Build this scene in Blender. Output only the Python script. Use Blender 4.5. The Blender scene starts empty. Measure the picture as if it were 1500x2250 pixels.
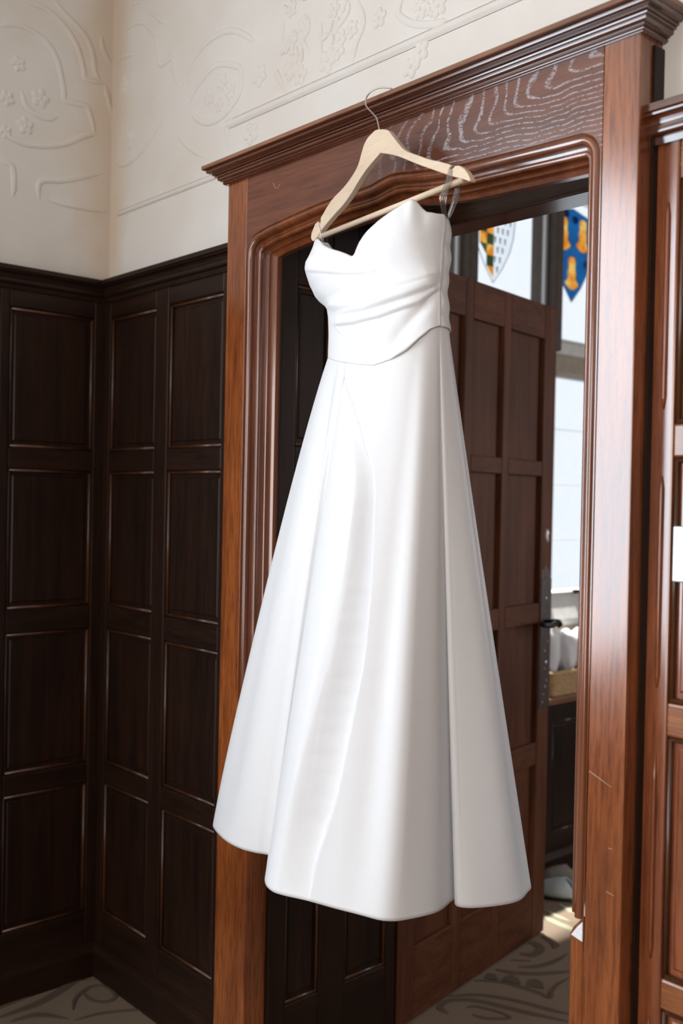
import bpy, bmesh, math, random
from mathutils import Vector, Matrix, noise
random.seed(7)
PI=math.pi
SC=bpy.context.scene; COL=SC.collection
# ---------------------------------------------------------------- camera, world, lights, exposure
cam=bpy.data.cameras.new('camera'); camo=bpy.data.objects.new('camera',cam); COL.objects.link(camo)
rt=Vector((0.66463749,0.7468987,0.01998345)); dn=Vector((0.02224759,0.00695066,-0.99972833)); fw=Vector((-0.74683469,0.66490151,-0.01199702))
camo.matrix_world=Matrix(((rt.x,-dn.x,-fw.x,2.80158),(rt.y,-dn.y,-fw.y,-1.53448),(rt.z,-dn.z,-fw.z,1.45),(0,0,0,1)))
cam.sensor_fit='HORIZONTAL'; cam.sensor_width=24; cam.lens=2256.0/1500*24
cam.dof.use_dof=True; cam.dof.focus_distance=2.12; cam.dof.aperture_fstop=2.6; cam.clip_start=.02
SC.camera=camo
w=bpy.data.worlds.new('sky'); SC.world=w; w.use_nodes=True
w.node_tree.nodes['Background'].inputs[0].default_value=(.86,.90,.96,1); w.node_tree.nodes['Background'].inputs[1].default_value=1.36
def area(name,loc,rot,sx,sy,power,col):
    l=bpy.data.lights.new(name,'AREA'); l.shape='RECTANGLE'; l.size=sx; l.size_y=sy; l.energy=power; l.color=col
    o=bpy.data.objects.new(name,l); o.location=loc; o.rotation_euler=rot; COL.objects.link(o); return o
# daylight of the tall window in the left wall of the dressing room
area('window_daylight',(.035,-2.9,1.85),(0,-PI/2,0),2.2,1.8,165,(.80,.90,1.0))
area('far_fill',(3.2,-4.9,1.4),(PI/2,0,0),2.0,2.2,108,(1,.945,.90))  # added fill from behind the viewer, evens the light on the dress
area('next_room_fill',(2.6,3.5,1.7),(-PI/2,0,0),1.4,1.6,38,(.95,.96,1))  # added unseen fill lamp for the next room
sl=bpy.data.lights.new('sun','SUN'); sl.energy=14; sl.angle=.03; sl.color=(1,.97,.92)
so=bpy.data.objects.new('sun',sl); so.rotation_euler=Vector((.30,-.13,-.95)).to_track_quat('-Z','Y').to_euler(); COL.objects.link(so)
vs=SC.view_settings; vs.view_transform='Standard'; vs.look='None'; vs.exposure=-0.2; vs.gamma=1; vs.use_curve_mapping=False
TR={"left":[[[-0.289,2.843],[-0.231,2.845],[-0.189,2.833],[-0.146,2.803],[-0.113,2.76],[-0.094,2.702],[-0.087,2.682],[-0.025,2.681]],[[-0.19,2.878],[-0.161,2.851],[-0.123,2.829],[-0.087,2.8],[-0.066,2.758],[-0.059,2.712],[-0.041,2.693]],[[-0.351,2.751],[-0.325,2.765],[-0.287,2.771],[-0.238,2.763],[-0.204,2.743],[-0.181,2.713],[-0.166,2.67],[-0.157,2.625],[-0.151,2.598],[-0.087,2.601],[-0.068,2.569],[-0.055,2.526]],[[-0.346,2.469],[-0.314,2.449],[-0.265,2.444],[-0.196,2.456],[-0.14,2.479],[-0.097,2.507],[-0.058,2.522]],[[-0.025,2.681],[-0.012,2.638],[0.006,2.588]],[[-0.345,2.378],[-0.31,2.371],[-0.304,2.328],[-0.306,2.284]],[[-0.227,2.293],[-0.225,2.346],[-0.152,2.367],[-0.02,2.418]],[[-0.199,2.299],[-0.122,2.299],[-0.003,2.303]],[[-0.037,2.821],[-0.033,2.784],[-0.005,2.749]],[[-0.284,2.59],[-0.273,2.554],[-0.24,2.535],[-0.206,2.533],[-0.173,2.546]]],"back":[[[0.067,2.825],[0.106,2.832],[0.153,2.824],[0.194,2.804],[0.23,2.772],[0.253,2.733],[0.272,2.666],[0.336,2.672],[0.314,2.691]],[[0.203,2.845],[0.253,2.805],[0.288,2.776]],[[0.11,2.88],[0.13,2.891],[0.161,2.878]],[[0.334,2.665],[0.35,2.615],[0.376,2.572]],[[0.013,2.747],[0.061,2.754],[0.125,2.74]],[[0.397,2.557],[0.414,2.601],[0.444,2.629],[0.495,2.652],[0.558,2.658],[0.611,2.65],[0.659,2.632]],[[0.558,2.657],[0.592,2.655],[0.633,2.643],[0.679,2.616],[0.718,2.588]],[[0.417,2.507],[0.438,2.535],[0.477,2.558],[0.527,2.577],[0.569,2.577],[0.622,2.559],[0.662,2.535],[0.66,2.482],[0.625,2.455],[0.577,2.437],[0.523,2.437],[0.48,2.453],[0.435,2.485]],[[0.023,2.45],[0.072,2.431],[0.141,2.434],[0.201,2.456],[0.254,2.489],[0.297,2.514]],[[0.36,2.452],[0.425,2.399],[0.501,2.352]],[[0.82,2.452],[0.81,2.484],[0.845,2.428]],[[1.097,2.56],[1.119,2.503],[1.095,2.463],[1.084,2.423]],[[1.239,2.511],[1.228,2.486],[1.258,2.458],[1.303,2.437],[1.346,2.427],[1.367,2.426]],[[0.609,2.345],[0.608,2.413],[0.647,2.409]],[[0.83,2.606],[0.832,2.55]],[[0.975,2.554],[0.972,2.499],[0.978,2.462]],[[1.064,2.572],[1.065,2.544],[1.035,2.524],[1.012,2.507]],[[0.925,2.584],[0.926,2.549],[0.907,2.53],[0.934,2.493]],[[0.201,2.583],[0.27,2.59]]],"rosL":[[-0.296,2.663,0.024],[-0.327,2.558,0.024],[-0.229,2.584,0.03],[-0.272,2.495,0.027],[-0.33,2.463,0.01]],"rosB":[[0.579,2.529,0.024],[0.521,2.507,0.026],[0.616,2.492,0.024],[0.568,2.47,0.021],[0.064,2.664,0.032],[0.097,2.495,0.037],[0.862,2.62,0.023],[0.909,2.569,0.023],[0.864,2.544,0.026],[0.866,2.482,0.035],[0.901,2.45,0.026],[1.018,2.567,0.023],[1.081,2.501,0.023],[1.041,2.491,0.023],[1.0,2.456,0.032],[1.036,2.468,0.024],[1.169,2.496,0.024],[1.293,2.473,0.026],[1.345,2.461,0.025],[0.74,2.497,0.031],[0.71,2.362,0.031],[1.296,2.384,0.026],[1.27,2.361,0.027],[1.324,2.462,0.017],[0.877,2.507,0.02]],"carpet":[[[[0.872,0.7],[0.883,0.723],[0.925,0.744],[0.959,0.754],[0.99,0.751],[0.971,0.719],[0.943,0.693],[0.909,0.683]],0.012],[[[0.861,0.634],[0.824,0.641],[0.813,0.687],[0.833,0.725],[0.877,0.76],[0.933,0.785],[0.997,0.81],[1.11,0.862]],0.02],[[[0.794,0.707],[0.835,0.773],[0.887,0.815],[0.963,0.853],[1.029,0.875],[1.087,0.899]],0.016],[[[0.777,0.845],[0.824,0.891],[0.872,0.914],[0.943,0.933],[0.99,0.935],[0.968,0.97],[0.953,1.02],[0.951,1.088]],0.014],[[[0.77,0.951],[0.821,0.977],[0.871,1.027],[0.9,1.075],[0.927,1.121]],0.02],[[[0.758,1.038],[0.803,1.086]],0.016],[[[0.804,1.021],[0.839,1.068],[0.852,1.14],[0.845,1.223]],0.02],[[[0.748,1.103],[0.777,1.119],[0.778,1.154],[0.761,1.188],[0.73,1.198],[0.713,1.183]],0.03],[[[0.709,1.263],[0.742,1.262],[0.776,1.248],[0.795,1.216]],0.03],[[[0.601,1.403],[0.663,1.393],[0.734,1.389],[0.776,1.39]],0.03],[[[0.576,1.453],[0.646,1.443],[0.704,1.437]],0.02],[[[0.577,1.537],[0.644,1.521],[0.672,1.523]],0.03],[[[0.046,-0.374],[0.02,-0.238],[0.002,-0.178],[-0.002,-0.133]],0.02],[[[0.088,-0.367],[0.081,-0.241],[0.056,-0.161],[0.026,-0.098],[0.013,-0.047]],0.03],[[[0.177,-0.17],[0.119,-0.132],[0.087,-0.075],[0.102,-0.039],[0.149,-0.031],[0.19,-0.046],[0.192,-0.082],[0.154,-0.105],[0.105,-0.101]],0.014],[[[0.034,-0.064],[0.067,-0.014]],0.012],[[[0.232,-0.192],[0.245,-0.117],[0.289,-0.034],[0.317,-0.007]],0.014],[[[-0.007,-0.302],[0.001,-0.276]],0.014],[[[0.129,-0.332],[0.141,-0.259],[0.216,-0.204]],0.03]],"moon":[[[0.83,0.911],[0.817,0.935],[0.824,0.962],[0.854,0.958],[0.882,0.934]],[[0.898,0.941],[0.879,0.976],[0.888,0.999],[0.918,0.994],[0.946,0.965]],[[0.785,0.879],[0.771,0.916],[0.79,0.927],[0.82,0.904]]],"hanger":[[-0.012,2.176],[-0.002,2.177],[0.019,2.172],[0.035,2.165],[0.048,2.152],[0.066,2.133],[0.088,2.113],[0.121,2.096],[0.156,2.079],[0.191,2.065],[0.218,2.053],[0.222,2.045],[0.228,2.045],[0.23,2.048],[0.24,2.046],[0.253,2.038],[0.266,2.024],[0.271,2.011],[0.25,2.02],[0.221,2.032],[0.174,2.054],[0.122,2.079],[0.067,2.107],[0.029,2.122],[0.011,2.128],[-0.01,2.118],[-0.033,2.107],[-0.057,2.091],[-0.081,2.072],[-0.11,2.054],[-0.14,2.041],[-0.174,2.025],[-0.192,2.015],[-0.214,2.0],[-0.226,2.008],[-0.224,2.02],[-0.211,2.036],[-0.2,2.039],[-0.191,2.033],[-0.191,2.044],[-0.154,2.072],[-0.111,2.089],[-0.082,2.105],[-0.062,2.122],[-0.051,2.143],[-0.043,2.158],[-0.031,2.169]],"bar":[[-0.201,2.007],[0.247,2.02]],"hook":[[-0.001,2.177],[-0.007,2.195],[-0.013,2.206],[-0.029,2.221],[-0.044,2.235],[-0.048,2.245],[-0.045,2.255],[-0.036,2.259],[-0.022,2.257],[-0.01,2.251]],"strap":[[0.222,2.045],[0.209,1.963]]}
DR={"rows":[[1.68,0.0661,0.1584],[1.69,0.0659,0.1581],[1.7,0.0658,0.1577],[1.71,0.0655,0.1573],[1.72,0.0653,0.1569],[1.73,0.065,0.1565],[1.74,0.0647,0.1561],[1.75,0.0644,0.1557],[1.76,0.0641,0.1553],[1.77,0.0636,0.1547],[1.78,0.0628,0.1543],[1.79,0.0618,0.1541],[1.8,0.0607,0.1539],[1.81,0.0596,0.1537],[1.82,0.0577,0.1544],[1.83,0.0556,0.1551],[1.84,0.0496,0.1593],[1.85,0.0412,0.1674],[1.86,0.0357,0.1734],[1.87,0.033,0.1769],[1.88,0.0298,0.181],[1.89,0.0279,0.1833],[1.9,0.025,0.1858],[1.91,0.0225,0.1879],[1.92,0.0221,0.1881],[1.93,0.0253,0.1853],[1.94,0.0281,0.1827],[1.95,0.0307,0.1796],[1.96,0.0324,0.1768],[1.97,0.0333,0.1751],[1.98,0.0334,0.1744],[1.99,0.0335,0.1738],[2.0,0.0337,0.1731],[2.01,0.034,0.1725],[2.02,0.0338,0.1723]],"out":{"neck":[[-31,1.966],[-8,1.964],[16,1.962],[25,1.978],[30,1.986],[40,1.976],[55,1.954],[64,1.932],[73,1.906],[78,1.902],[86,1.912],[102,1.932],[127,1.96],[131,1.938]],"waist":[[-30,1.762],[5,1.762],[16,1.756],[28,1.738],[40,1.716],[54,1.702],[69,1.694],[83,1.7],[104,1.71],[145,1.732]],"F1":[[134,1.908],[107,1.89],[87,1.876],[70,1.868],[61,1.866],[55,1.874]],"F2":[[133,1.832],[104,1.82],[80,1.814],[60,1.814],[38,1.826],[17,1.842],[0,1.854]],"F3":[[118,1.788],[89,1.782],[63,1.786],[45,1.796],[26,1.806],[11,1.824],[1,1.832]],"F4":[[118,1.786],[101,1.76],[88,1.732],[79,1.712]],"F5":[[7,1.822],[20,1.8],[35,1.772],[47,1.746],[56,1.722]],"F6":[[56,1.702],[40,1.722],[21,1.75],[4,1.764]],"F7":[[79,1.9],[83,1.878]],"seam":[[-7,1.958],[-3,1.908],[-2,1.852],[0,1.816],[3,1.762]],"strapR":[[-12,1.964]],"strapL":[[100,1.928]],"slit":[[101,1.688],[118,1.71]]}}

# ---------------------------------------------------------------- helpers
def mk(name,verts,faces,mat,parent=None,smooth=False,label=None,cat=None,kind=None,group=None):
    me=bpy.data.meshes.new(name); me.from_pydata([tuple(v) for v in verts],[],faces); me.materials.append(mat)
    me.validate(); me.update()
    if smooth:
        for p in me.polygons: p.use_smooth=True
    o=bpy.data.objects.new(name,me); COL.objects.link(o)
    if parent: o.parent=parent
    tag(o,label,cat,kind,group); return o
def tag(o,label=None,cat=None,kind=None,group=None):
    if label: o['label']=label
    if cat: o['category']=cat
    if kind: o['kind']=kind
    if group: o['group']=group
    return o
def empty(name,loc,label,cat,kind=None,group=None):
    o=bpy.data.objects.new(name,None); o.location=(0,0,0); o.empty_display_size=.1; COL.objects.link(o)
    return tag(o,label,cat,kind,group)
def fixn(o):
    bm=bmesh.new(); bm.from_mesh(o.data); bmesh.ops.recalc_face_normals(bm,faces=bm.faces[:]); bm.to_mesh(o.data); bm.free(); return o
class Fr:  # a wall frame: s along the wall, d out of it, z up
    def __init__(s,o,sd,dd): s.o=Vector(o); s.sd=Vector(sd); s.dd=Vector(dd)
    def p(s,a,d,z): v=s.o+s.sd*a+s.dd*d; return Vector((v.x,v.y,s.o.z+z))
W0=Fr((0,0,0),(1,0,0),(0,1,0))
def boxdata(s0,s1,d0,d1,z0,z1,bev=0.0,seg=1):
    bm=bmesh.new()
    vs_=[bm.verts.new(v) for v in [(s0,d0,z0),(s1,d0,z0),(s1,d1,z0),(s0,d1,z0),(s0,d0,z1),(s1,d0,z1),(s1,d1,z1),(s0,d1,z1)]]
    for f in [(0,3,2,1),(4,5,6,7),(0,1,5,4),(1,2,6,5),(2,3,7,6),(3,0,4,7)]: bm.faces.new([vs_[i] for i in f])
    if bev: bmesh.ops.bevel(bm,geom=bm.edges[:],offset=bev,segments=seg,profile=.5,affect='EDGES')
    bm.verts.index_update()
    V=[v.co.copy() for v in bm.verts]; F=[[v.index for v in f.verts] for f in bm.faces]; bm.free(); return V,F
def box(name,mat,parent,fr,s0,s1,d0,d1,z0,z1,bev=.002,seg=1,**k):
    V,F=boxdata(s0,s1,d0,d1,z0,z1,bev,seg)
    return fixn(mk(name,[fr.p(*v) for v in V],F,mat,parent,**k))
def boxes(name,mat,parent,fr,L,bev=.002,**k):
    VV=[];FF=[]
    for b in L:
        V,F=boxdata(*b,bev); n=len(VV); VV+=[fr.p(*v) for v in V]; FF+=[[i+n for i in f] for f in F]
    return fixn(mk(name,VV,FF,mat,parent,**k))
def tube(pts,r,n=8,closed=False,squash=None):
    pts=[Vector(p) for p in pts]; V=[];F=[]; m=len(pts)
    up=None
    for i,p in enumerate(pts):
        a=pts[i-1] if (i>0 or closed) else p; b=pts[(i+1)%m] if (i<m-1 or closed) else p
        t=(b-a).normalized()
        if up is None:
            up=Vector((0,0,1)) if abs(t.z)<.9 else Vector((1,0,0))
        x=(up-t*up.dot(t)).normalized(); up=x; y=t.cross(x)
        rr=r[i] if isinstance(r,(list,tuple)) else r
        for k in range(n):
            an=2*PI*k/n; V.append(p+x*math.cos(an)*rr+y*math.sin(an)*rr)
    for i in range(m if closed else m-1):
        for k in range(n):
            j=(i+1)%m; F.append([i*n+k,i*n+(k+1)%n,j*n+(k+1)%n,j*n+k])
    if not closed: F.append(list(range(n))[::-1]); F.append([(m-1)*n+k for k in range(n)])
    return V,F
def crom(P,n,closed=False):
    P=[Vector(p) for p in P]; m=len(P); out=[]
    rng=range(m) if closed else range(m-1)
    for i in rng:
        if closed: a,b,c,d=P[i-1],P[i],P[(i+1)%m],P[(i+2)%m]
        else: a,b,c,d=P[max(i-1,0)],P[i],P[i+1],P[min(i+2,m-1)]
        for k in range(n):
            t=k/n; out.append(.5*((2*b)+(c-a)*t+(2*a-5*b+4*c-d)*t*t+(3*b-3*c+d-a)*t**3))
    if not closed: out.append(P[-1])
    return out
def interp(x,X,Y):
    if x<=X[0]: return Y[0]
    for i in range(len(X)-1):
        if x<=X[i+1]: return Y[i]+(Y[i+1]-Y[i])*(x-X[i])/(X[i+1]-X[i])
    return Y[-1]
# ---------------------------------------------------------------- materials
def newmat(name):
    m=bpy.data.materials.new(name); m.use_nodes=True; nt=m.node_tree; b=nt.nodes['Principled BSDF']; return m,nt,b
def N(nt,t,**k):
    n=nt.nodes.new(t)
    for a,v in k.items():
        if a in n.inputs.keys(): n.inputs[a].default_value=v
        else: setattr(n,a,v)
    return n
def ramp(nt,stops):
    r=nt.nodes.new('ShaderNodeValToRGB'); e=r.color_ramp.elements
    while len(e)<len(stops): e.new(.5)
    for i,(p,c) in enumerate(stops): e[i].position=p; e[i].color=(*c,1) if len(c)==3 else c
    return r
def mixc(nt,fac,a,b,mode='MIX'):
    n=nt.nodes.new('ShaderNodeMix'); n.data_type='RGBA'; n.blend_type=mode; L=nt.links
    for v,i in ((fac,0),(a,6),(b,7)):
        if isinstance(v,(int,float)): n.inputs[i].default_value=v
        elif isinstance(v,tuple): n.inputs[i].default_value=(*v,1)
        else: L.new(v,n.inputs[i])
    return n.outputs[2]
def mth(nt,op,a,b=None,c=None):
    n=nt.nodes.new('ShaderNodeMath'); n.operation=op
    for i,v in enumerate((a,b,c)):
        if v is None: continue
        if isinstance(v,(int,float)): n.inputs[i].default_value=v
        else: nt.links.new(v,n.inputs[i])
    return n.outputs[0]
def wood(name,c1,c2,axis='z',rough=.28,coat=.5,pore=.5,cathedral=False,spec=.5):
    m,nt,b=newmat(name); L=nt.links
    tc=N(nt,'ShaderNodeTexCoord'); mp=N(nt,'ShaderNodeMapping'); L.new(tc.outputs['Object'],mp.inputs[0])
    sc={'z':(26,26,1.6),'x':(1.6,26,26),'y':(26,1.6,26)}[axis]; mp.inputs['Scale'].default_value=sc
    n1=N(nt,'ShaderNodeTexNoise',Scale=1.0,Detail=5.0,Roughness=.6,Distortion=.6); L.new(mp.outputs[0],n1.inputs[0])
    mp2=N(nt,'ShaderNodeMapping'); L.new(tc.outputs['Object'],mp2.inputs[0]); mp2.inputs['Scale'].default_value=tuple(5*s for s in sc)
    n2=N(nt,'ShaderNodeTexNoise',Scale=1.3,Detail=4.0,Roughness=.7); L.new(mp2.outputs[0],n2.inputs[0])
    n3=N(nt,'ShaderNodeTexNoise',Scale=3.0,Detail=3.0); L.new(tc.outputs['Object'],n3.inputs[0])
    r1=ramp(nt,[(.3,c2),(.7,c1)]); L.new(n1.outputs[0],r1.inputs[0])
    r2=ramp(nt,[(.36,(.35,.3,.3)),(.55,(1,1,1))]); L.new(n2.outputs[0],r2.inputs[0])
    col=mixc(nt,pore,r1.outputs[0],r2.outputs[0],'MULTIPLY')
    r3=ramp(nt,[(.3,(.65,.6,.6)),(.7,(1.25,1.2,1.15))]); L.new(n3.outputs[0],r3.inputs[0])
    col=mixc(nt,.6,col,r3.outputs[0],'MULTIPLY')
    if cathedral:
        sx=N(nt,'ShaderNodeSeparateXYZ'); L.new(tc.outputs['Object'],sx.inputs[0])
        nd=N(nt,'ShaderNodeTexNoise',Scale=9.0,Detail=2.0,Distortion=.3); L.new(tc.outputs['Object'],nd.inputs[0])
        nd2=N(nt,'ShaderNodeTexNoise',Scale=2.5,Detail=1.0); L.new(tc.outputs['Object'],nd2.inputs[0])
        X=mth(nt,'SUBTRACT',sx.outputs[0],1.40); Z=mth(nt,'SUBTRACT',sx.outputs[2],2.12)
        u=mth(nt,'SUBTRACT',X,mth(nt,'MULTIPLY',Z,.55))
        wv=mth(nt,'ADD',mth(nt,'MULTIPLY',Z,3.4),mth(nt,'MULTIPLY',X,.12))
        sm=nt.nodes.new('ShaderNodeMath'); sm.operation='SMOOTH_MIN'; L.new(u,sm.inputs[0]); L.new(wv,sm.inputs[1]); sm.inputs[2].default_value=.09
        d=sm.outputs[0]
        d=mth(nt,'ADD',d,mth(nt,'MULTIPLY',mth(nt,'SUBTRACT',nd.outputs[0],.5),.10))
        d=mth(nt,'ADD',d,mth(nt,'MULTIPLY',mth(nt,'SUBTRACT',nd2.outputs[0],.5),.10))
        s=mth(nt,'SINE',mth(nt,'MULTIPLY',d,185.0))
        line=N(nt,'ShaderNodeMapRange'); line.inputs[1].default_value=.55; line.inputs[2].default_value=.95; L.new(s,line.inputs[0])
        br=N(nt,'ShaderNodeMapRange'); br.inputs[1].default_value=.40; br.inputs[2].default_value=.56
        mp4=N(nt,'ShaderNodeMapping'); L.new(tc.outputs['Object'],mp4.inputs[0]); mp4.inputs['Scale'].default_value=(170,300,500)
        n4=N(nt,'ShaderNodeTexNoise',Scale=1.0,Detail=2.0); L.new(mp4.outputs[0],n4.inputs[0]); L.new(n4.outputs[0],br.inputs[0])
        fade=N(nt,'ShaderNodeMapRange'); fade.inputs[1].default_value=1.20; fade.inputs[2].default_value=1.42; L.new(sx.outputs[0],fade.inputs[0])
        f=mth(nt,'MULTIPLY',mth(nt,'MULTIPLY',line.outputs[0],br.outputs[0]),fade.outputs[0])
        col=mixc(nt,mth(nt,'MULTIPLY',f,.8),col,(.42,.38,.40))
    L.new(col,b.inputs['Base Color'])
    rr=N(nt,'ShaderNodeMapRange'); rr.inputs[3].default_value=rough*.8; rr.inputs[4].default_value=rough*1.35; L.new(n2.outputs[0],rr.inputs[0]); L.new(rr.outputs[0],b.inputs['Roughness'])
    b.inputs['Coat Weight'].default_value=coat; b.inputs['Coat Roughness'].default_value=.16; b.inputs['Specular IOR Level'].default_value=spec
    bp=N(nt,'ShaderNodeBump',Strength=.25,Distance=.00035); L.new(n2.outputs[0],bp.inputs['Height']); L.new(bp.outputs[0],b.inputs['Normal'])
    return m
def plain(name,c,rough=.5,metal=0,noise_=.0,scale=20,bump=0,trans=0,coat=0,sheen=0):
    m,nt,b=newmat(name); L=nt.links
    b.inputs['Roughness'].default_value=rough; b.inputs['Metallic'].default_value=metal
    tc=N(nt,'ShaderNodeTexCoord'); n=N(nt,'ShaderNodeTexNoise',Scale=float(scale),Detail=4.0); L.new(tc.outputs['Object'],n.inputs[0])
    r=ramp(nt,[(.3,tuple(max(0,x*(1-noise_)) for x in c)),(.7,tuple(min(1,x*(1+noise_)) for x in c))]); L.new(n.outputs[0],r.inputs[0]); L.new(r.outputs[0],b.inputs['Base Color'])
    if bump:
        bp=N(nt,'ShaderNodeBump',Strength=bump,Distance=.004); L.new(n.outputs[0],bp.inputs['Height']); L.new(bp.outputs[0],b.inputs['Normal'])
    b.inputs['Coat Weight'].default_value=coat
    if sheen: b.inputs['Sheen Weight'].default_value=sheen
    return m
WC1=(.27,.085,.034); WC2=(.13,.034,.014)
M_frameV=wood('oiled_oak_upright',(.36,.108,.027),(.19,.048,.012),'z',rough=.22,coat=.85,pore=.75,spec=.5)
M_frameH=wood('oiled_oak_header',(.19,.064,.032),(.11,.034,.018),'x',rough=.30,coat=.3,pore=.5,cathedral=True)
M_cornice=wood('oiled_oak_cornice',(.15,.048,.022),(.06,.018,.008),'x',rough=.16,coat=1.0,pore=.5)
M_mould=wood('oiled_oak_moulding',(.24,.072,.024),(.12,.033,.012),'z',rough=.15,coat=1.0,pore=.12)
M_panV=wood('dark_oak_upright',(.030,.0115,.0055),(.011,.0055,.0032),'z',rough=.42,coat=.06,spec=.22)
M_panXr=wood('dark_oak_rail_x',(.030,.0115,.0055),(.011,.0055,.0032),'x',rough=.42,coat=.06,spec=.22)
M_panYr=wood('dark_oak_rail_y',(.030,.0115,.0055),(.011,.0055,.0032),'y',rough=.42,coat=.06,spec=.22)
M_bead=wood('highlight_oak_bead',(.10,.038,.015),(.05,.018,.008),'z',rough=.3,coat=.3)  # edge highlights of the panels put into a lighter oak
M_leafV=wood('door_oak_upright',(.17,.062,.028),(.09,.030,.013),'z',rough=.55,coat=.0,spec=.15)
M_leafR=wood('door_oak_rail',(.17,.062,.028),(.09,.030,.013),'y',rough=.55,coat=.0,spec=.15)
M_rightV=wood('lit_oak_upright',(.32,.10,.036),(.17,.044,.016),'z',rough=.2,coat=.9,spec=.6)  # same wainscot oak as the dark panelling, lit tone put into the colour
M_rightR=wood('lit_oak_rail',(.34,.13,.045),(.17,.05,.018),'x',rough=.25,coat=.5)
def plaster():
    m,nt,b=newmat('cream_plaster'); L=nt.links
    tc=N(nt,'ShaderNodeTexCoord'); n=N(nt,'ShaderNodeTexNoise',Scale=4.0,Detail=5.0); L.new(tc.outputs['Object'],n.inputs[0])
    r=ramp(nt,[(.3,(.69,.635,.575)),(.7,(.745,.715,.68))]); L.new(n.outputs[0],r.inputs[0])
    # browner tone close to the corner above the wainscot, edge broken by noise
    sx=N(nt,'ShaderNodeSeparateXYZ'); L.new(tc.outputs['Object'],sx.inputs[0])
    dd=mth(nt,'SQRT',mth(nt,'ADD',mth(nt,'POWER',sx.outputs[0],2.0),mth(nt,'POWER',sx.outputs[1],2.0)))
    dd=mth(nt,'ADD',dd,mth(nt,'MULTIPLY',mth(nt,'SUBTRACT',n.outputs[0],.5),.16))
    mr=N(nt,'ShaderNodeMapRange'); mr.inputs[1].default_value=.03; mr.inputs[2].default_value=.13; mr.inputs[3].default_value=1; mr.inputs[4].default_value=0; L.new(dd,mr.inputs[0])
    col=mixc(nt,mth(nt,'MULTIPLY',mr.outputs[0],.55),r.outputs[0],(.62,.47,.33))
    L.new(col,b.inputs['Base Color']); b.inputs['Roughness'].default_value=.8; b.inputs['Specular IOR Level'].default_value=.2
    n2=N(nt,'ShaderNodeTexNoise',Scale=60.0,Detail=4.0); L.new(tc.outputs['Object'],n2.inputs[0])
    bp=N(nt,'ShaderNodeBump',Strength=.12,Distance=.003); L.new(n2.outputs[0],bp.inputs['Height']); L.new(bp.outputs[0],b.inputs['Normal'])
    return m
M_plaster=plaster()
M_plaster2=plain('peach_plaster',(.70,.55,.42),.8,noise_=.05,scale=6,bump=.1)
M_satin=plain('ivory_satin',(.86,.865,.885),.42,noise_=.006,scale=60,sheen=.15)
M_satin.node_tree.nodes['Principled BSDF'].inputs['Specular IOR Level'].default_value=.35
M_hanger=wood('pale_maple',(.80,.66,.50),(.73,.58,.42),'x',rough=.45,coat=.1,pore=.12)
M_steel=plain('polished_steel',(.62,.56,.52),.22,1.0)
M_iron=plain('dark_iron',(.02,.018,.017),.35,.8,noise_=.3)
M_nickel=plain('worn_nickel',(.45,.38,.33),.35,.7,noise_=.2)
M_plate=plain('brushed_nickel_plate',(.62,.63,.64),.3,.5)
M_scuff=plain('worn_dark_varnish',(.045,.022,.016),.45,noise_=.5,scale=60)
M_stop_white=plain('white_stop_patch',(.80,.80,.84),.6,noise_=.1,scale=200)  # plain white for the patch at the moulding stop
M_stone=plain('pale_limestone',(.74,.73,.70),.8,noise_=.08,scale=30,bump=.2)
M_stone_b=plain('shaded_beige_limestone',(.40,.34,.27),.8,noise_=.1,scale=30,bump=.2)  # limestone with the shade below the sill put into a darker beige
M_mull=plain('shaded_mullion_stone',(.075,.055,.042),.7,noise_=.15,scale=30)  # shade of the backlit inner faces put into the stone colour
M_case=plain('pale_window_casement',(.60,.61,.62),.5)
M_lead=plain('lead_came',(.12,.13,.14),.5,.5)
M_towel=plain('white_towelling',(.86,.86,.88),.95,noise_=.02,scale=200,bump=.6)
M_basket=plain('woven_wicker',(.55,.36,.18),.7,noise_=.3,scale=120,bump=.4)
M_shelf=wood('shelf_oak',(.35,.15,.07),(.2,.08,.035),'y',rough=.35,coat=.2)
M_shoe=plain('pale_blue_leather',(.55,.62,.66),.4,noise_=.05)
M_shoe2=plain('grey_beige_suede',(.30,.26,.23),.8,noise_=.1)
M_insole=plain('blue_insole',(.22,.30,.42),.6,noise_=.1)
M_sole=plain('dark_rubber',(.02,.02,.02),.6)
def glass(name,c,gl=.08,rough=.05):
    m,nt,b=newmat(name); nt.nodes.remove(b); L=nt.links
    t=N(nt,'ShaderNodeBsdfTransparent'); g=N(nt,'ShaderNodeBsdfGlossy'); g.inputs['Roughness'].default_value=rough
    tc=N(nt,'ShaderNodeTexCoord'); n=N(nt,'ShaderNodeTexNoise',Scale=22.0,Detail=2.0); L.new(tc.outputs['Object'],n.inputs[0])
    r=ramp(nt,[(.35,tuple(x*.72 for x in c)),(.65,c)]); L.new(n.outputs[0],r.inputs[0]); L.new(r.outputs[0],t.inputs[0])
    mx=N(nt,'ShaderNodeMixShader'); mx.inputs[0].default_value=gl; L.new(t.outputs[0],mx.inputs[1]); L.new(g.outputs[0],mx.inputs[2])
    L.new(mx.outputs[0],nt.nodes['Material Output'].inputs[0]); return m
G_clear=glass('clear_glass',(.97,.98,.99),.04)
for e in G_clear.node_tree.nodes:
    if e.type=='VALTORGB': e.color_ramp.elements[0].color=(.95,.97,.98,1)
G_blue=glass('blue_glass',(.002,.12,.36)); G_blue2=glass('deep_blue_glass',(.05,.35,.55)); G_gold=glass('gold_glass',(1.0,.62,.16)); G_green=glass('green_glass',(.25,.33,.20))
for mm in (G_gold,):
    for e in mm.node_tree.nodes:
        if e.type=='VALTORGB': e.color_ramp.elements[0].color=(.95,.50,.11,1); e.color_ramp.elements[1].color=(1,.82,.42,1)
G_strap=glass('clear_plastic_strap',(.93,.91,.90),.14,.12)
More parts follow.
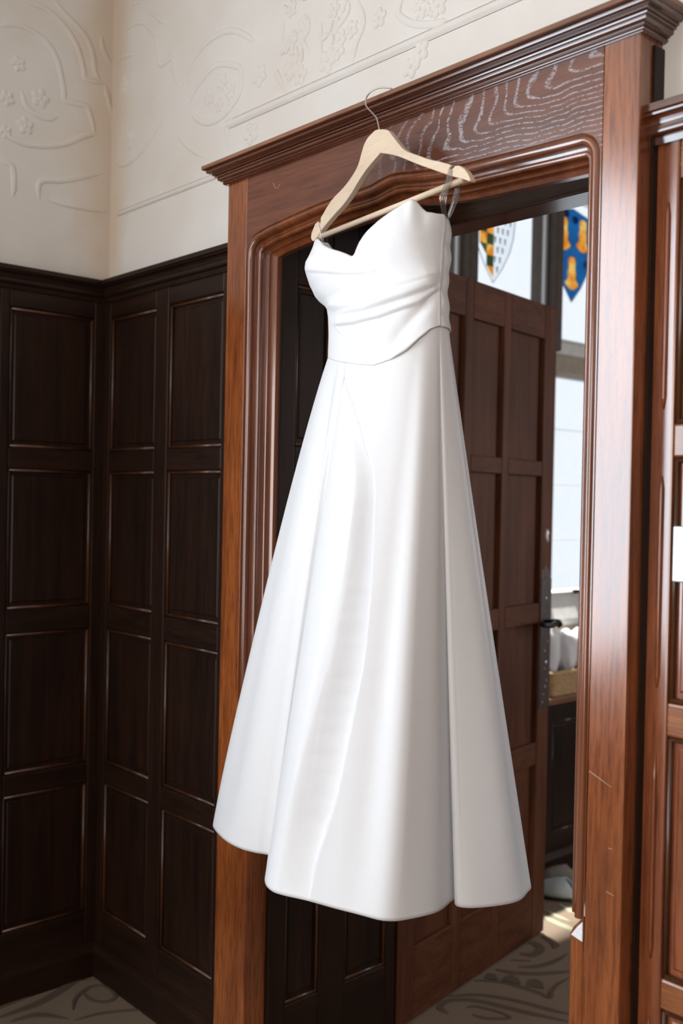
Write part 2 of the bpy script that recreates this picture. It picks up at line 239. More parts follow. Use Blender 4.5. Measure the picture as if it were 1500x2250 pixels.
M_carp=plain('beige_carpet',(.25,.18,.125),.95,noise_=.12,scale=500,bump=.8)
M_motif=plain('brown_carpet_pile',(.125,.085,.062),.97,noise_=.15,scale=500,bump=.8)
M_motif2=plain('sage_carpet_pile',(.42,.41,.28),.97,noise_=.1,scale=500,bump=.8)
# ---------------------------------------------------------------- room shell
LB='dressing room'
box('floor',M_carp,None,W0,-.3,5.2,-5.2,4.0,-.1,0,0,label='beige carpeted floor with brown scrolling pattern',cat='floor',kind='structure')
flo=bpy.data.objects['floor']
box('ceiling',M_plaster,None,W0,-.3,5.2,-5.2,4.0,3.3,3.4,0,label='plain cream ceiling over both rooms',cat='ceiling',kind='structure')
wl=box('wall_left',M_plaster,None,W0,-.2,0,-5.2,0,0,3.3,0,label='left wall with cream strapwork plaster above dark oak wainscot',cat='wall',kind='structure')
wb=boxes('wall_back',M_plaster,None,W0,[(-.2,.815,0,.45,0,3.3),(1.745,5.2,0,.45,0,3.3),(.815,1.745,0,.45,2.32,3.3)],0,label='doorway wall with ornate cream plaster above oak wainscot',cat='wall',kind='structure')
box('wall_right',M_plaster,None,W0,5.0,5.2,-5.2,4.0,0,3.3,0,label='plain plaster wall on the right of the dressing room',cat='wall',kind='structure')
box('wall_front',M_plaster,None,W0,0,5.0,-5.2,-5.0,0,3.3,0,label='plain plaster wall behind the viewer',cat='wall',kind='structure')
box('wall_far',M_plaster,None,W0,-.2,5.0,3.8,4.0,0,3.3,0,label='far plaster wall of the room beyond the doorway',cat='wall',kind='structure')
# ---------------------------------------------------------------- panelling builder
FB=Fr((0,0,0),(1,0,0),(0,-1,0)); FL=Fr((0,0,0),(0,-1,0),(1,0,0)); FR=Fr((.842,0,0),(0,1,0),(1,0,0)); FS=Fr((.36,0,0),(0,1,0),(1,0,0))
def panelling(par,fr,s0,s1,cols,rails,z0,z1,mv,mr,depth=.02,rec=.013,bead=True,back=-.004,stl=None):
    xs=[s0]+[v for c in cols for v in c]+[s1]
    for i in range(0,len(xs),2):
        if xs[i+1]-xs[i]>.004: box('stile',mv,par,fr,xs[i],xs[i+1],back,depth,z0,z1,.004,2)
    for c in cols:
        for (a,b) in rails: box('rail',mr,par,fr,c[0]-.001,c[1]+.001,back,depth-.0015,a,b,.004,2)
        zs=sorted(v for r in rails for v in r)[1:-1]
        for i in range(0,len(zs),2):
            a,b=zs[i],zs[i+1]
            if b-a<.05: continue
            # fielded panel: border and slightly raised centre
            s_a,s_b=c[0]-.002,c[1]+.002; e=.018; d0=depth-rec; 
            V=[fr.p(*v) for v in [(s_a,d0,a-.002),(s_b,d0,a-.002),(s_b,d0,b+.002),(s_a,d0,b+.002),(s_a+e,d0,a+e),(s_b-e,d0,a+e),(s_b-e,d0,b-e),(s_a+e,d0,b-e),
              (s_a+e+.004,d0+.003,a+e+.004),(s_b-e-.004,d0+.003,a+e+.004),(s_b-e-.004,d0+.003,b-e-.004),(s_a+e+.004,d0+.003,b-e-.004),(s_a,back,a-.002),(s_b,back,a-.002),(s_b,back,b+.002),(s_a,back,b+.002)]]
            F=[(0,1,5,4),(1,2,6,5),(2,3,7,6),(3,0,4,7),(4,5,9,8),(5,6,10,9),(6,7,11,10),(7,4,8,11),(8,9,10,11),(0,1,13,12),(1,2,14,13),(2,3,15,14),(3,0,12,15),(12,13,14,15)]
            po=fixn(mk('panel',V,F,mv,par))
            if bead:
                r=.0045; q=[fr.p(*v) for v in [(c[0]+r,depth-rec+.004,a+r),(c[1]-r,depth-rec+.004,a+r),(c[1]-r,depth-rec+.004,b-r),(c[0]+r,depth-rec+.004,b-r)]]
                VV=[];FF=[]
                for k in range(4):
                    v,f=tube([q[k],q[(k+1)%4]],r,8); n=len(VV); VV+=v; FF+=[[x+n for x in g] for g in f]
                fixn(mk('bead_moulding',VV,FF,M_bead,po,smooth=True))
RAILS=[(.10,.20),(.59,.65),(1.052,1.12),(1.52,1.58),(1.975,2.03)]
# left wall wainscot, from the corner towards the viewer
cols=[(.055,.315)]+[(.345+.32*i,.345+.32*i+.26) for i in range(4)]
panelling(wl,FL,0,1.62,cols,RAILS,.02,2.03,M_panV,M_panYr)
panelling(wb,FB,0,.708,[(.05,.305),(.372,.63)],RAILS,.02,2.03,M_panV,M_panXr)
for (a,b_,c_,d_) in ((4.97,5.0,-5.0,0),(0,5.0,-5.0,-4.97),(3.4,5.0,-.03,0),(0,.03,-5,-1.62)):
    box('panelled_dado',M_panV,bpy.data.objects['wall_right' if a>4 else 'wall_front' if d_<-4 else 'wall_back' if d_==0 and a<4 else 'wall_left'],W0,a,b_,c_,d_,0,2.03,.002)
def profile_run(name,mat,par,fr,s0,s1,prof,m0=0,m1=0,smooth=False):
    """extrude profile [(d,z)] along s; m0/m1: mitre slope at the ends"""
    V=[];F=[];n=len(prof)
    for (d,z) in prof: V.append(fr.p(s0+m0*d,d,z))
    for (d,z) in prof: V.append(fr.p(s1+m1*d,d,z))
    for i in range(n): j=(i+1)%n; F.append((i,j,n+j,n+i))
    F.append(tuple(range(n))[::-1]); F.append(tuple(n+i for i in range(n)))
    return fixn(mk(name,V,F,mat,par))
def bow(p0,p1,b,n=5):
    """arc between two profile points bulging by b"""
    (a,c),(d,e)=p0,p1; L=math.hypot(d-a,e-c); nx,ny=(e-c)/L,-(d-a)/L
    return [(a+(d-a)*k/n+nx*b*math.sin(PI*k/n),c+(e-c)*k/n+ny*b*math.sin(PI*k/n)) for k in range(n+1)]
CAP=[(0,2.024),(.024,2.024),(.026,2.034)]+bow((.026,2.036),(.034,2.048),.004)+[(.034,2.051),(.030,2.053)]+bow((.031,2.055),(.044,2.068),-.004)+[(.045,2.071),(.05,2.073),(.05,2.085),(0,2.087)]
profile_run('cap_moulding',M_panXr,wb,FB,0,.708,CAP,m0=1)
profile_run('cap_moulding',M_panYr,wl,FL,0,1.62,CAP,m0=1)
SK=[(0,0),(.028,0),(.028,.075),(.022,.09),(.020,.105),(0,.105)]
bl=profile_run('baseboard_left',M_panYr,None,FL,0,1.62,SK,m0=1); tag(bl,'dark oak skirting along the left wall','baseboard','structure')
bb=profile_run('baseboard_back',M_panXr,None,FB,0,.708,SK,m0=1); tag(bb,'dark oak skirting between the corner and the door frame','baseboard','structure')
# right wainscot beside the frame
RR=[(.0,.16),(.622,.672),(1.072,1.127),(1.53,1.585),(1.985,2.055)]
cap2=[(d,z+.021) for d,z in CAP]
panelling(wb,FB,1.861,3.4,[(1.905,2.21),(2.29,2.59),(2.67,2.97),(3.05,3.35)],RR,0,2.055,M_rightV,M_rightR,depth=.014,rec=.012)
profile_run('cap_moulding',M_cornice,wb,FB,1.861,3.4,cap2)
V,F=tube([FB.p(1.887,.0155,z) for z in (.70,.72,1.0,1.04)],[.001,.004,.004,.001],8); fixn(mk('scratch_bead',V,F,M_rightV,wb,smooth=True))
for z0,z1 in ((1.15,1.50),(1.61,1.95),(.20,.60)):
    V,F=tube([FB.p(1.887,.0155,z) for z in (z0,z0+.02,z1-.02,z1)],[.001,.004,.004,.001],8); fixn(mk('scratch_bead',V,F,M_rightV,wb,smooth=True))
# ---------------------------------------------------------------- plaster ornament (geometry in relief)
def ridge(par,fr,pts,wd=.009,h=.0045,name='plaster_scroll'):
    P=[(a,b) for a,b in pts]
    C=crom([(a,b,0) for a,b in P],5); V=[];F=[];K=6
    for i,c in enumerate(C):
        a=C[max(i-1,0)]; b=C[min(i+1,len(C)-1)]; t=(b-a).normalized(); nx,ny=-t.y,t.x
        f=min(1,i/3,(len(C)-1-i)/3); f=.25+.75*f
        for k in range(K+1):
            an=PI*k/K; V.append(fr.p(c.x+nx*wd*f*math.cos(an),h*f*math.sin(an)-.0006,c.y+ny*wd*f*math.cos(an)))
    for i in range(len(C)-1):
        for k in range(K): F.append((i*(K+1)+k,i*(K+1)+k+1,(i+1)*(K+1)+k+1,(i+1)*(K+1)+k))
    mk(name,V,F,M_plaster,par,smooth=True)
def dome(cx,cz,rx,rz,h,fr,V,F,rot=0,n=10,m=4):
    b=len(V); c,s=math.cos(rot),math.sin(rot)
    V.append(fr.p(cx,h,cz))
    for j in range(1,m+1):
        a=PI/2*j/m; rr=math.sin(a); hh=h*math.cos(a)-.0004
        for k in range(n):
            an=2*PI*k/n; x=rx*rr*math.cos(an); z=rz*rr*math.sin(an); V.append(fr.p(cx+x*c-z*s,hh,cz+x*s+z*c))
    for k in range(n): F.append((b,b+1+k,b+1+(k+1)%n))
    for j in range(m-1):
        for k in range(n): F.append((b+1+j*n+k,b+1+(j+1)*n+k,b+1+(j+1)*n+(k+1)%n,b+1+j*n+(k+1)%n))
def rosette(par,fr,x,z,r):
    V=[];F=[]; ph=random.random()*6
    for k in range(5):
        a=ph+2*PI*k/5; dome(x+.52*r*math.cos(a),z+.52*r*math.sin(a),.50*r,.40*r,.0042,fr,V,F,rot=a)
    dome(x,z,.25*r,.25*r,.0055,fr,V,F); mk('plaster_rosette',V,F,M_plaster,par,smooth=True)
FLp=Fr((0,0,0),(0,1,0),(1,0,0))
for p in TR['left']: ridge(wl,FLp,p)
for p in TR['back']: ridge(wb,FB,p)
for x,z,r in TR['rosL']: rosette(wl,FLp,x,z,max(r,.02))
for x,z,r in TR['rosB']: rosette(wb,FB,x,z,max(r,.018))
profile_run('plaster_band',M_plaster,wb,FB,.60,3.0,[(0,2.398)]+bow((0,2.399),(0,2.421),.006,6)+[(0,2.422)])
profile_run('plaster_band',M_plaster,wb,FB,.05,.62,[(0,2.282)]+bow((0,2.283),(0,2.297),.004,6)+[(0,2.298)])
# more foliage on the frieze beyond the traced part
for k in range(26):
    x=1.45+random.random()*1.5; z=2.47+random.random()*.5; rosette(wb,FB,x,z,.024+random.random()*.01)
for cx,cz in ((.875,2.555),(1.03,2.55)):
    for k in range(9):
        a=random.random()*6; V=[];F=[]; dome(cx+random.uniform(-.045,.045),cz+random.uniform(-.09,.10),.018,.008,.005,FB,V,F,rot=a); mk('plaster_leaf',V,F,M_plaster,wb,smooth=True)
# ---------------------------------------------------------------- door frame (trim_1)
tr=empty('trim_1',(0,0,0),'tall glossy oak door frame with moulded cornice and rounded opening','door frame','structure')
YF=.065
PATH=[(.787,.72),(.787,1.2),(.787,1.7),(.787,2.02)]
for k in range(1,8):
    a=PI-PI/2*k/8; PATH.append((.787+.055+.055*math.cos(a),2.03+.055*math.sin(a)+.0))
PATH+=[(.842,2.085),(.87,2.0905),(.95,2.099),(1.05,2.107),(1.14,2.111),(1.195,2.1105),(1.225,2.112),(1.25,2.117),(1.282,2.121),(1.315,2.118),(1.36,2.110),(1.41,2.103),(1.468,2.097),(1.572,2.093),(1.675,2.089),(1.735,2.087)]
for k in range(1,8):
    a=PI/2-PI/2*k/8; PATH.append((1.742+.048*math.cos(a),2.039+.048*math.sin(a)))
PATH+=[(1.79,2.03),(1.79,1.7),(1.79,1.2),(1.79,.745)]
top=[p for p in PATH if True]
# header board
xs=[p for p in PATH if p[1]>=2.02]
def strip(name,pts,mat):
    V=[];F=[];n=len(pts)
    for (x,z) in pts:
        V+=[Vector((x,-YF,z)),Vector((x,-YF,2.222)),Vector((x,0,z)),Vector((x,0,2.222))]
    for i in range(n-1):
        a=4*i;b=a+4; F+=[(a,b,b+1,a+1),(a+2,a+3,b+3,b+2),(a,a+2,b+2,b),(a+1,b+1,b+3,a+3)]
    F+=[(0,1,3,2),(4*n-4,4*n-2,4*n-1,4*n-3)]
    return fixn(mk(name,V,F,mat,tr))
hd=strip('header_board',xs,M_frameH); hd['label']='header board with pale cathedral oak grain'
box('jamb_board',M_frameV,tr,FB,.708,.787,0,YF,0,2.222,.0025,2)
box('jamb_board',M_frameV,tr,FB,1.79,1.861,0,YF,0,2.222,.0025,2)
# side returns
box('side_return',M_panV,tr,FB,1.861,1.8655,0,.030,0,2.21,.001)
# swept opening moulding; offset inwards and back
PRO=[(0,-.0655)]
def arc(cx,cy,r,a0,a1,n):
    return [(cx+r*math.cos(a0+(a1-a0)*k/n),cy+r*math.sin(a0+(a1-a0)*k/n)) for k in range(n+1)]
PRO+= [(.002,-.0655),(.003,-.0625)]+arc(.0125,-.0585,.0095,math.radians(200),math.radians(390),8)+[(.0225,-.050),(.027,-.049)]+arc(.032,-.045,.006,math.radians(210),math.radians(400),6)+[(.0385,-.036),(.041,-.030),(.0445,-.028),(.046,-.020),(.050,-.016),(.055,-.012),(.055,.004)]
def smooth_path(P):
    out=[]
    for i in range(len(P)-1):
        a,b=P[i],P[i+1]; n=max(1,int(math.dist(a,b)/.05)); out+=[(a[0]+(b[0]-a[0])*k/n,a[1]+(b[1]-a[1])*k/n) for k in range(n)]
    return out+[P[-1]]
SP=smooth_path(PATH); V=[];F=[];n=len(PRO)
for i,(x,z) in enumerate(SP):
    a=SP[max(i-1,0)]; b=SP[min(i+1,len(SP)-1)]; t=Vector((b[0]-a[0],b[1]-a[1])).normalized(); ix,iz=t.y,-t.x
    for (o,d) in PRO: V.append((x+ix*o,d,z+iz*o))
for i in range(len(SP)-1):
    for k in range(n-1): F.append((i*n+k,i*n+k+1,(i+1)*n+k+1,(i+1)*n+k))
mo=fixn(mk('opening_moulding',V,F,M_mould,tr,smooth=False))
for p in mo.data.polygons: p.use_smooth=True
mo.data.set_sharp_from_angle(angle=math.radians(38)) if hasattr(mo.data,'set_sharp_from_angle') else None
# square foot blocks where the moulding stops
box('foot_block',M_frameV,tr,W0,.787,.832,-YF,.0,0,.72,.002)
box('foot_block',M_frameV,tr,W0,1.762,1.79,-YF,.0,0,.712,.002)
st=mk('moulding_stop',[(1.7625,-.066,.712),(1.7905,-.066,.712),(1.7905,-.066,.752),(1.7625,-.030,.712),(1.7905,-.03,.712),(1.785,-.03,.752),(1.770,-.0665,.728)],[(0,1,2,6),(0,6,5,3),(6,2,5),(0,3,4,1),(1,4,5,2),(3,5,4)],M_frameV,tr)
st2=mk('white_patch',[(1.7655,-.0668,.7135),(1.7885,-.0668,.7085),(1.7880,-.0668,.742),(1.778,-.0668,.731),(1.7655,-.066,.7135),(1.7885,-.066,.7085),(1.7880,-.066,.742),(1.778,-.066,.731)],[(0,1,2,3),(4,7,6,5),(0,4,5,1),(1,5,6,2),(2,6,7,3),(3,7,4,0)],M_stop_white,tr); st2['label']='small white patch at the moulding stop'
def scratch(pts,w_=.0006):
    mk('scratch',*tube([Vector((a,-YF-.0001,z)) for a,z in pts],w_,5),plain('pale_scratch',(.55,.38,.28),.6),tr,smooth=True)
scratch([(1.7893+.004,1.000),(1.813,.992),(1.838,.982)]); scratch([(1.832,.807),(1.848,.804)],.0004); scratch([(1.834,.880),(1.842,.880)],.0004)
scratch([(.889,2.186),(.894,2.176),(.903,2.170)],.0005); scratch([(.913,2.178),(.907,2.170)],.0005)
# cornice: stacked mouldings with mitred returns
def zc(k): return 2.219+.0445*k
CP=[(0,2.2185),(.006,2.2185)]+bow((.0065,2.2195),(.009,2.226),.0025)+[(.0135,2.2265),(.0135,2.2285)]+bow((.0135,2.2285),(.020,2.2365),.0028)+[(.0245,2.237),(.025,2.2395),(.0225,2.2405)]+bow((.026,2.241),(.029,2.2455),.002)+[(.034,2.246)]+bow((.034,2.247),(.040,2.2535),.0030)+[(.044,2.2545),(.0475,2.256),(.0475,2.2635),(-YF,2.266),(-YF,2.2185)]
def ring(name,prof,mat):
    # footprint: left end, front, right end; d = projection from frame face
    V=[];F=[];n=len(prof)
    for (d,z) in prof:
        dd=max(d,0) if d>-.01 else None
        if dd is None: V+=[Vector((.71,0,z)),Vector((.71,-.03,z)),Vector((1.859,-.03,z)),Vector((1.859,0,z))]
        else: V+=[Vector((.708-dd,0,z)),Vector((.708-dd,-YF-dd,z)),Vector((1.861+dd,-YF-dd,z)),Vector((1.861+dd,0,z))]
    for i in range(n-1):
        for k in range(3): F.append((4*i+k,4*i+k+1,4*i+5+k,4*i+4+k))
    a=4*(n-1)
    for k in range(3): F.append((a+k,a+k+1,k+1,k))
    F+= [tuple(4*i for i in range(n)),tuple(4*i+3 for i in range(n))[::-1]]
    return fixn(mk(name,V,F,mat,tr))
ring('cornice',CP,M_cornice)
box('cornice_top_board',wood('raw_oak_edge',(.32,.15,.075),(.2,.085,.04),'x',rough=.45,coat=.1),tr,W0,.6595,1.9095,-.1135,-.001,2.2565,2.2655,.0008)
# deep panelled reveal and inner frame
RL=[(.02,.20),(.59,.65),(1.052,1.12),(1.52,1.58),(1.975,2.32)]
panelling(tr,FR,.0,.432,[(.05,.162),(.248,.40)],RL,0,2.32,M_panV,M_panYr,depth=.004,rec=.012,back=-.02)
box('inner_frame_head',wood('inner_head_oak',(.11,.045,.022),(.05,.02,.01),'x',rough=.22,coat=.6),tr,W0,.846,1.745,.345,.432,2.131,2.32,.003,2)
box('inner_frame_jamb',M_panV,tr,W0,1.72,1.7445,.345,.432,0,2.131,.003,2)
box('passage_soffit',M_panXr,tr,W0,.846,1.745,.0,.345,2.30,2.32,.001)
# ---------------------------------------------------------------- open door leaf
dv=Vector((.694-.841,1.29-.448,0)).normalized(); dnm=Vector((dv.y,-dv.x,0))
FD=Fr((.841+.002,.452,0),dv,dnm)
door=empty('door_1',(0,0,0),'oak panelled door standing open into the next room','door','structure')
LR=[(.008,.21),(.586,.66),(1.055,1.122),(1.54,1.59),(1.993,2.105)]
xs_=[0,.075,.275,.32,.503,.545,.768,.852]
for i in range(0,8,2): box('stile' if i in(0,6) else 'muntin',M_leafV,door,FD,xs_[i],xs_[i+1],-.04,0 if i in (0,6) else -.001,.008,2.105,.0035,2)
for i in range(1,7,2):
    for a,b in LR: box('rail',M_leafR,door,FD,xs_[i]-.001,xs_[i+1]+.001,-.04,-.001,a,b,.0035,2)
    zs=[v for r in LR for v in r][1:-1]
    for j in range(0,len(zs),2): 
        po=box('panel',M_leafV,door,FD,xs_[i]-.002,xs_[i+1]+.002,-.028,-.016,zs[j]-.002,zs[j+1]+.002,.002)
hd_=empty  # keep name
rs=FD.p(.812,0,1.342)
V=[];F=[]; dome(.812,1.342,.017,.026,.007,FD,V,F,n=20); o=mk('lock_escutcheon',V,F,M_nickel,door,smooth=True); o['label']='oval nickel lock rose'
V=[];F=[]; dome(.812,1.342,.006,.013,.010,FD,V,F,n=14); mk('keyhole_cover',V,F,M_iron,o,smooth=True)
sp=box('worn_back_plate',M_scuff,door,FD,.776,.850,-.001,.002,.77,1.20,.0005); sp['label']='dark worn strip around the handle with pale specks'
V=[];F=[]
for k in range(3): dome(.79+.02*k,1.205+.01*(k%2),.011,.03,.0022,FD,V,F,n=12)
mk('worn_varnish_edge',V,F,M_scuff,door,smooth=True)
V=[];F=[]
for (u,z,r) in [(.815,1.135,.006),(.822,.92,.008),(.812,.90,.004),(.818,.84,.005),(.808,.815,.004),(.80,.79,.004),(.83,.99,.003),(.826,.86,.004),(.81,.96,.004)]: dome(u,z,r,r*1.1,.0035,FD,V,F,n=8)
mk('pale_speck',V,F,M_plate,sp,smooth=True,kind='stuff')
hn=mk('lever_handle',*tube([FD.p(.812,.0,1.056),FD.p(.812,.035,1.056),FD.p(.80,.045,1.056),FD.p(.765,.048,1.052),FD.p(.72,.046,1.056),FD.p(.70,.044,1.06)],[.009,.009,.010,.009,.008,.006],10),M_iron,door,smooth=True); hn['label']='dark iron lever handle'
mk('latch_knob',*tube([FD.p(.84,.004,1.056),FD.p(.84,.02,1.056),FD.p(.856,.028,1.054),FD.p(.872,.026,1.046),FD.p(.872,.018,1.036)],[.008,.010,.010,.009,.006],10),M_iron,hn,smooth=True)
# ---------------------------------------------------------------- window wall of the next room
GX=.2
ww=boxes('wall_window',M_plaster,None,W0,[(-.1,.24,.45,3.8,0,.66),(-.1,.36,.45,.9,.66,3.3),(-.1,.36,3.0,3.8,.66,3.3),(-.1,.36,.9,3.0,2.86,3.3)],0,label='stone window wall of the next room over dark panelling',cat='wall',kind='structure')
panelling(ww,FS,.45,3.6,[(.55+.3*i,.55+.3*i+.24) for i in range(10)],[(.0,.16),(.60,.66)],0,.66,M_panV,M_panYr,depth=.02,back=-.12)
profile_run('skirting',M_panYr,ww,FS,.45,3.6,[(.0,0),(.04,0),(.04,.07),(.022,.09),(0,.09)])
box('stone_apron',M_stone_b,ww,W0,.08,.235,.9,3.0,.66,.955,.002)
sl_=mk('stone_sill',[(x,y,z) for y in (.9,3.0) for x,z in ((.05,.95),(.25,.95),(.25,.975),(.2,1.072),(.05,1.072))],[(0,1,2,3,4),(9,8,7,6,5),(0,5,6,1),(1,6,7,2),(2,7,8,3),(3,8,9,4),(4,9,5,0)],M_stone,ww); fixn(sl_)
shf=box('trim_2',M_shelf,None,W0,.20,.405,.9,3.0,.672,.70,.004,2,label='oak window shelf under the stained glass window',cat='shelf',kind='structure')
win=empty('window_1',(0,0,0),'stone mullioned window with heraldic stained glass','window','structure')
for a,b in ((1.345,1.396),(1.874,1.92),(2.40,2.446)):
    box('mullion',M_mull,win,W0,.12,.255,a,b,2.074 if a<2 else 1.07,2.9,.006,2)
    box('mullion_base',M_mull,win,W0,.12,.23,a,b,1.07,2.0,.006,2)
box('transom',M_stone_b,win,W0,.12,.245,.9,3.0,1.986,2.066,.012,2)
box('transom_sill',M_stone,win,W0,.14,.215,.9,3.0,2.066,2.124,.01,2)
lights=[(.9,1.345),(1.396,1.874),(1.92,2.40),(2.446,3.0)]
for a,b in lights:
    for z0,z1 in ((1.072,1.986),(2.124,2.862)):
        box('pane',G_clear,win,W0,GX-.002,GX+.001,a,b,z0,z1,0)
        if z0>2: boxes('casement',M_case,win,W0,[(GX-.008,GX+.008,a,a+.012,z0,z1),(GX-.008,GX+.008,b-.016,b,z0,z1),(GX-.008,GX+.008,a,b,z0,z0+.012),(GX-.008,GX+.008,a,b,z1-.012,z1)],.001)
        else: boxes('casement',M_case,win,W0,[(GX-.008,GX+.008,a,a+.014,z0,z1),(GX-.008,GX+.008,b-.014,b,z0,z1),(GX-.008,GX+.008,a,b,z0,z0+.010),(GX-.008,GX+.008,a,b,z1-.012,z1)],.001)
GF=Fr((GX+.002,0,0),(0,1,0),(1,0,0))
def flat(name,pts,mat,par,d0=0,th=.002):
    n=len(pts); V=[GF.p(a,d0,z) for a,z in pts]+[GF.p(a,d0+th,z) for a,z in pts]
    F=[tuple(range(n))[::-1],tuple(range(n,2*n))]+[(i,(i+1)%n,n+(i+1)%n,n+i) for i in range(n)]
    return fixn(mk(name,V,F,mat,par))
def came(par,pts,r=.0025,closed=True):
    fixn(mk('lead_came',*tube([GF.p(a,.003,z) for a,z in pts],r,6,closed),M_lead,par,smooth=True))
# blue shield
def shield(cx,w_,zt,zm,zb,peak=.0):
    right=[(cx+w_*.5,zt+peak*.35),(cx+w_,zt-peak*.2),(cx+w_*1.0,zt-(zt-zb)*.30),(cx+w_*.93,zt-(zt-zb)*.48),(cx+w_*.76,zt-(zt-zb)*.64),(cx+w_*.42,zt-(zt-zb)*.83),(cx,zb)]
    left=[(2*cx-a,b) for a,b in right[::-1]][1:]
    return [(cx,zt+peak)]+right+left
S=shield(2.045,.140,2.665,2.52,2.298,.022)
def charge(cx,cz,w_,h):
    pts=[]
    base=[(-.30,1),(.30,1),(.52,.75),(.48,.35),(.62,.05),(.55,-.3),(.95,-.62),(.62,-.85),(.2,-1),(-.2,-1),(-.62,-.85),(-.95,-.62),(-.55,-.3),(-.62,.05),(-.48,.35),(-.52,.75)]
    c=crom([(a*w_+cx,b*h+cz,0) for a,b in base],4,True); return [(p.x,p.y) for p in c]
def flat_holes(name,outer,holes,mat,par,d0=0,th=.002):
    bm=bmesh.new(); E=[]
    for P in [outer]+holes:
        vv=[bm.verts.new(GF.p(a,d0,z)) for a,z in P]; E+=[bm.edges.new((vv[i],vv[(i+1)%len(vv)])) for i in range(len(vv))]
    bmesh.ops.triangle_fill(bm,use_beauty=True,use_dissolve=False,edges=E)
    me=bpy.data.meshes.new(name); bm.to_mesh(me); bm.free(); me.materials.append(mat); o=bpy.data.objects.new(name,me); COL.objects.link(o); o.parent=par; return o
CH=[((1.985,2.575)),((2.118,2.585)),((2.045,2.418))]
CH=[charge(a,b,.050,.068) for a,b in CH]
bs=flat_holes('blue_shield_pane',S,CH,G_blue,win); bs['label']='blue heraldic shield with three golden charges'
came(bs,S,.0018)
for (cx,cz) in ((1.985,2.575),(2.118,2.585),(2.045,2.418)):
    pts=charge(cx,cz,.050,.068); o=flat('golden_charge',pts,G_gold,bs,.0,.0015); came(o,pts,.0012)
for (cx,cz,r) in ((2.00,2.66,.02),(2.06,2.645,.022),(2.145,2.47,.02)):
    flat('dark_blue_piece',[(cx+r*math.cos(a*PI/5),cz+r*.8*math.sin(a*PI/5)) for a in range(10)],G_blue2,bs,.0022,.001)
# chequered shield
cx=1.538; w_=.125; SA=shield(cx,w_,2.66,2.50,2.300,0)
sh=flat('white_shield_pane',[p for p in SA if p[0]>=cx-1e-6],G_clear,win); sh['label']='shield half golden and green chequers, half white with dark spots'
came(sh,SA,.0016)
def inside(x,z,P):
    c=False;j=len(P)-1
    for i in range(len(P)):
        if (P[i][1]>z)!=(P[j][1]>z) and x<(P[j][0]-P[i][0])*(z-P[i][1])/(P[j][1]-P[i][1])+P[i][0]: c=not c
        j=i
    return c
nx=3; cw=w_/nx; ch=.042
for i in range(nx):
    for j in range(9):
        a0=cx-w_+i*cw; z0=2.655-(j+1)*ch
        q=[(a0,z0),(a0+cw,z0),(a0+cw,z0+ch),(a0,z0+ch)]
        ins=[p for p in q if inside(p[0]+(1e-4 if p[0]<cx else -1e-4),min(p[1],2.6),SA)]
        if len(ins)<3 : continue
        q=q if len(ins)==4 else ins
        flat('chequer_piece',q,G_gold if (i+j)%2 else G_green,sh,.0022,.0012)
for i in range(4):
    for j in range(9):
        a0=cx+(i+.6)*w_/4.2+(.5*w_/4.2 if j%2 else 0)-.01; z0=2.63-j*.038
        if inside(a0,z0,SA) and inside(a0+.01,z0-.02,SA): flat('ermine_spot',[(a0-.006,z0+.002),(a0+.006,z0+.002),(a0+.003,z0-.006),(a0+.003,z0-.020),(a0-.003,z0-.020),(a0-.003,z0-.006)],M_lead,sh,.0022,.0012)
# light leading of the plain glazing
for (a,b) in lights:
    for z in (1.30,1.53,1.76): fixn(mk('lead_came',*tube([(GX+.003,a,z),(GX+.003,b,z)],.0012,5),M_case,win,smooth=True))
box('window_latch',M_iron,win,W0,GX+.0,GX+.02,2.10,2.135,1.073,1.088,.002)
# the outside wall of the courtyard is blown out by daylight: only the sky is seen
# ---------------------------------------------------------------- basket of towels on the shelf
bk=empty('wicker_basket',(0,0,0),'small woven wicker basket on the window shelf beyond the door','basket')
bx0,bx1,by0,by1=.255,.385,1.70,2.02; bx0=.262
def rrect(x0,x1,y0,y1,r,n=6,step=.008):
    pts=[]
    for (cx,cy,a0) in ((x1-r,y0+r,-PI/2),(x1-r,y1-r,0),(x0+r,y1-r,PI/2),(x0+r,y0+r,PI)):
        for k in range(n+1): a=a0+PI/2*k/n; pts.append((cx+r*math.cos(a),cy+r*math.sin(a)))
    out=[]
    for i in range(len(pts)):
        a=pts[i];b=pts[(i+1)%len(pts)]; m=max(1,int(math.dist(a,b)/step))
        out+=[(a[0]+(b[0]-a[0])*k/m,a[1]+(b[1]-a[1])*k/m) for k in range(m)]
    return out
RP=rrect(bx0,.385,1.72,2.04,.02)
for j in range(8):
    z=.706+j*.0105; pts=[]
    for i,(x,y) in enumerate(RP):
        s=.0022*math.sin(i*PI/2+(j%2)*PI); 
        cx_,cy_=.3235,1.88; d=Vector((x-cx_,y-cy_)).normalized(); pts.append((x+d.x*s,y+d.y*s,z))
    fixn(mk('woven_row',*tube(pts,.0062,6,True),M_basket,bk,smooth=True))
fixn(mk('braided_rim',*tube([(x,y,.789+.0015*math.sin(i*1.3)) for i,(x,y) in enumerate(RP)],.009,8,True),M_basket,bk,smooth=True))
box('basket_base',M_basket,bk,W0,.268,.379,1.726,2.034,.7005,.706,.002)
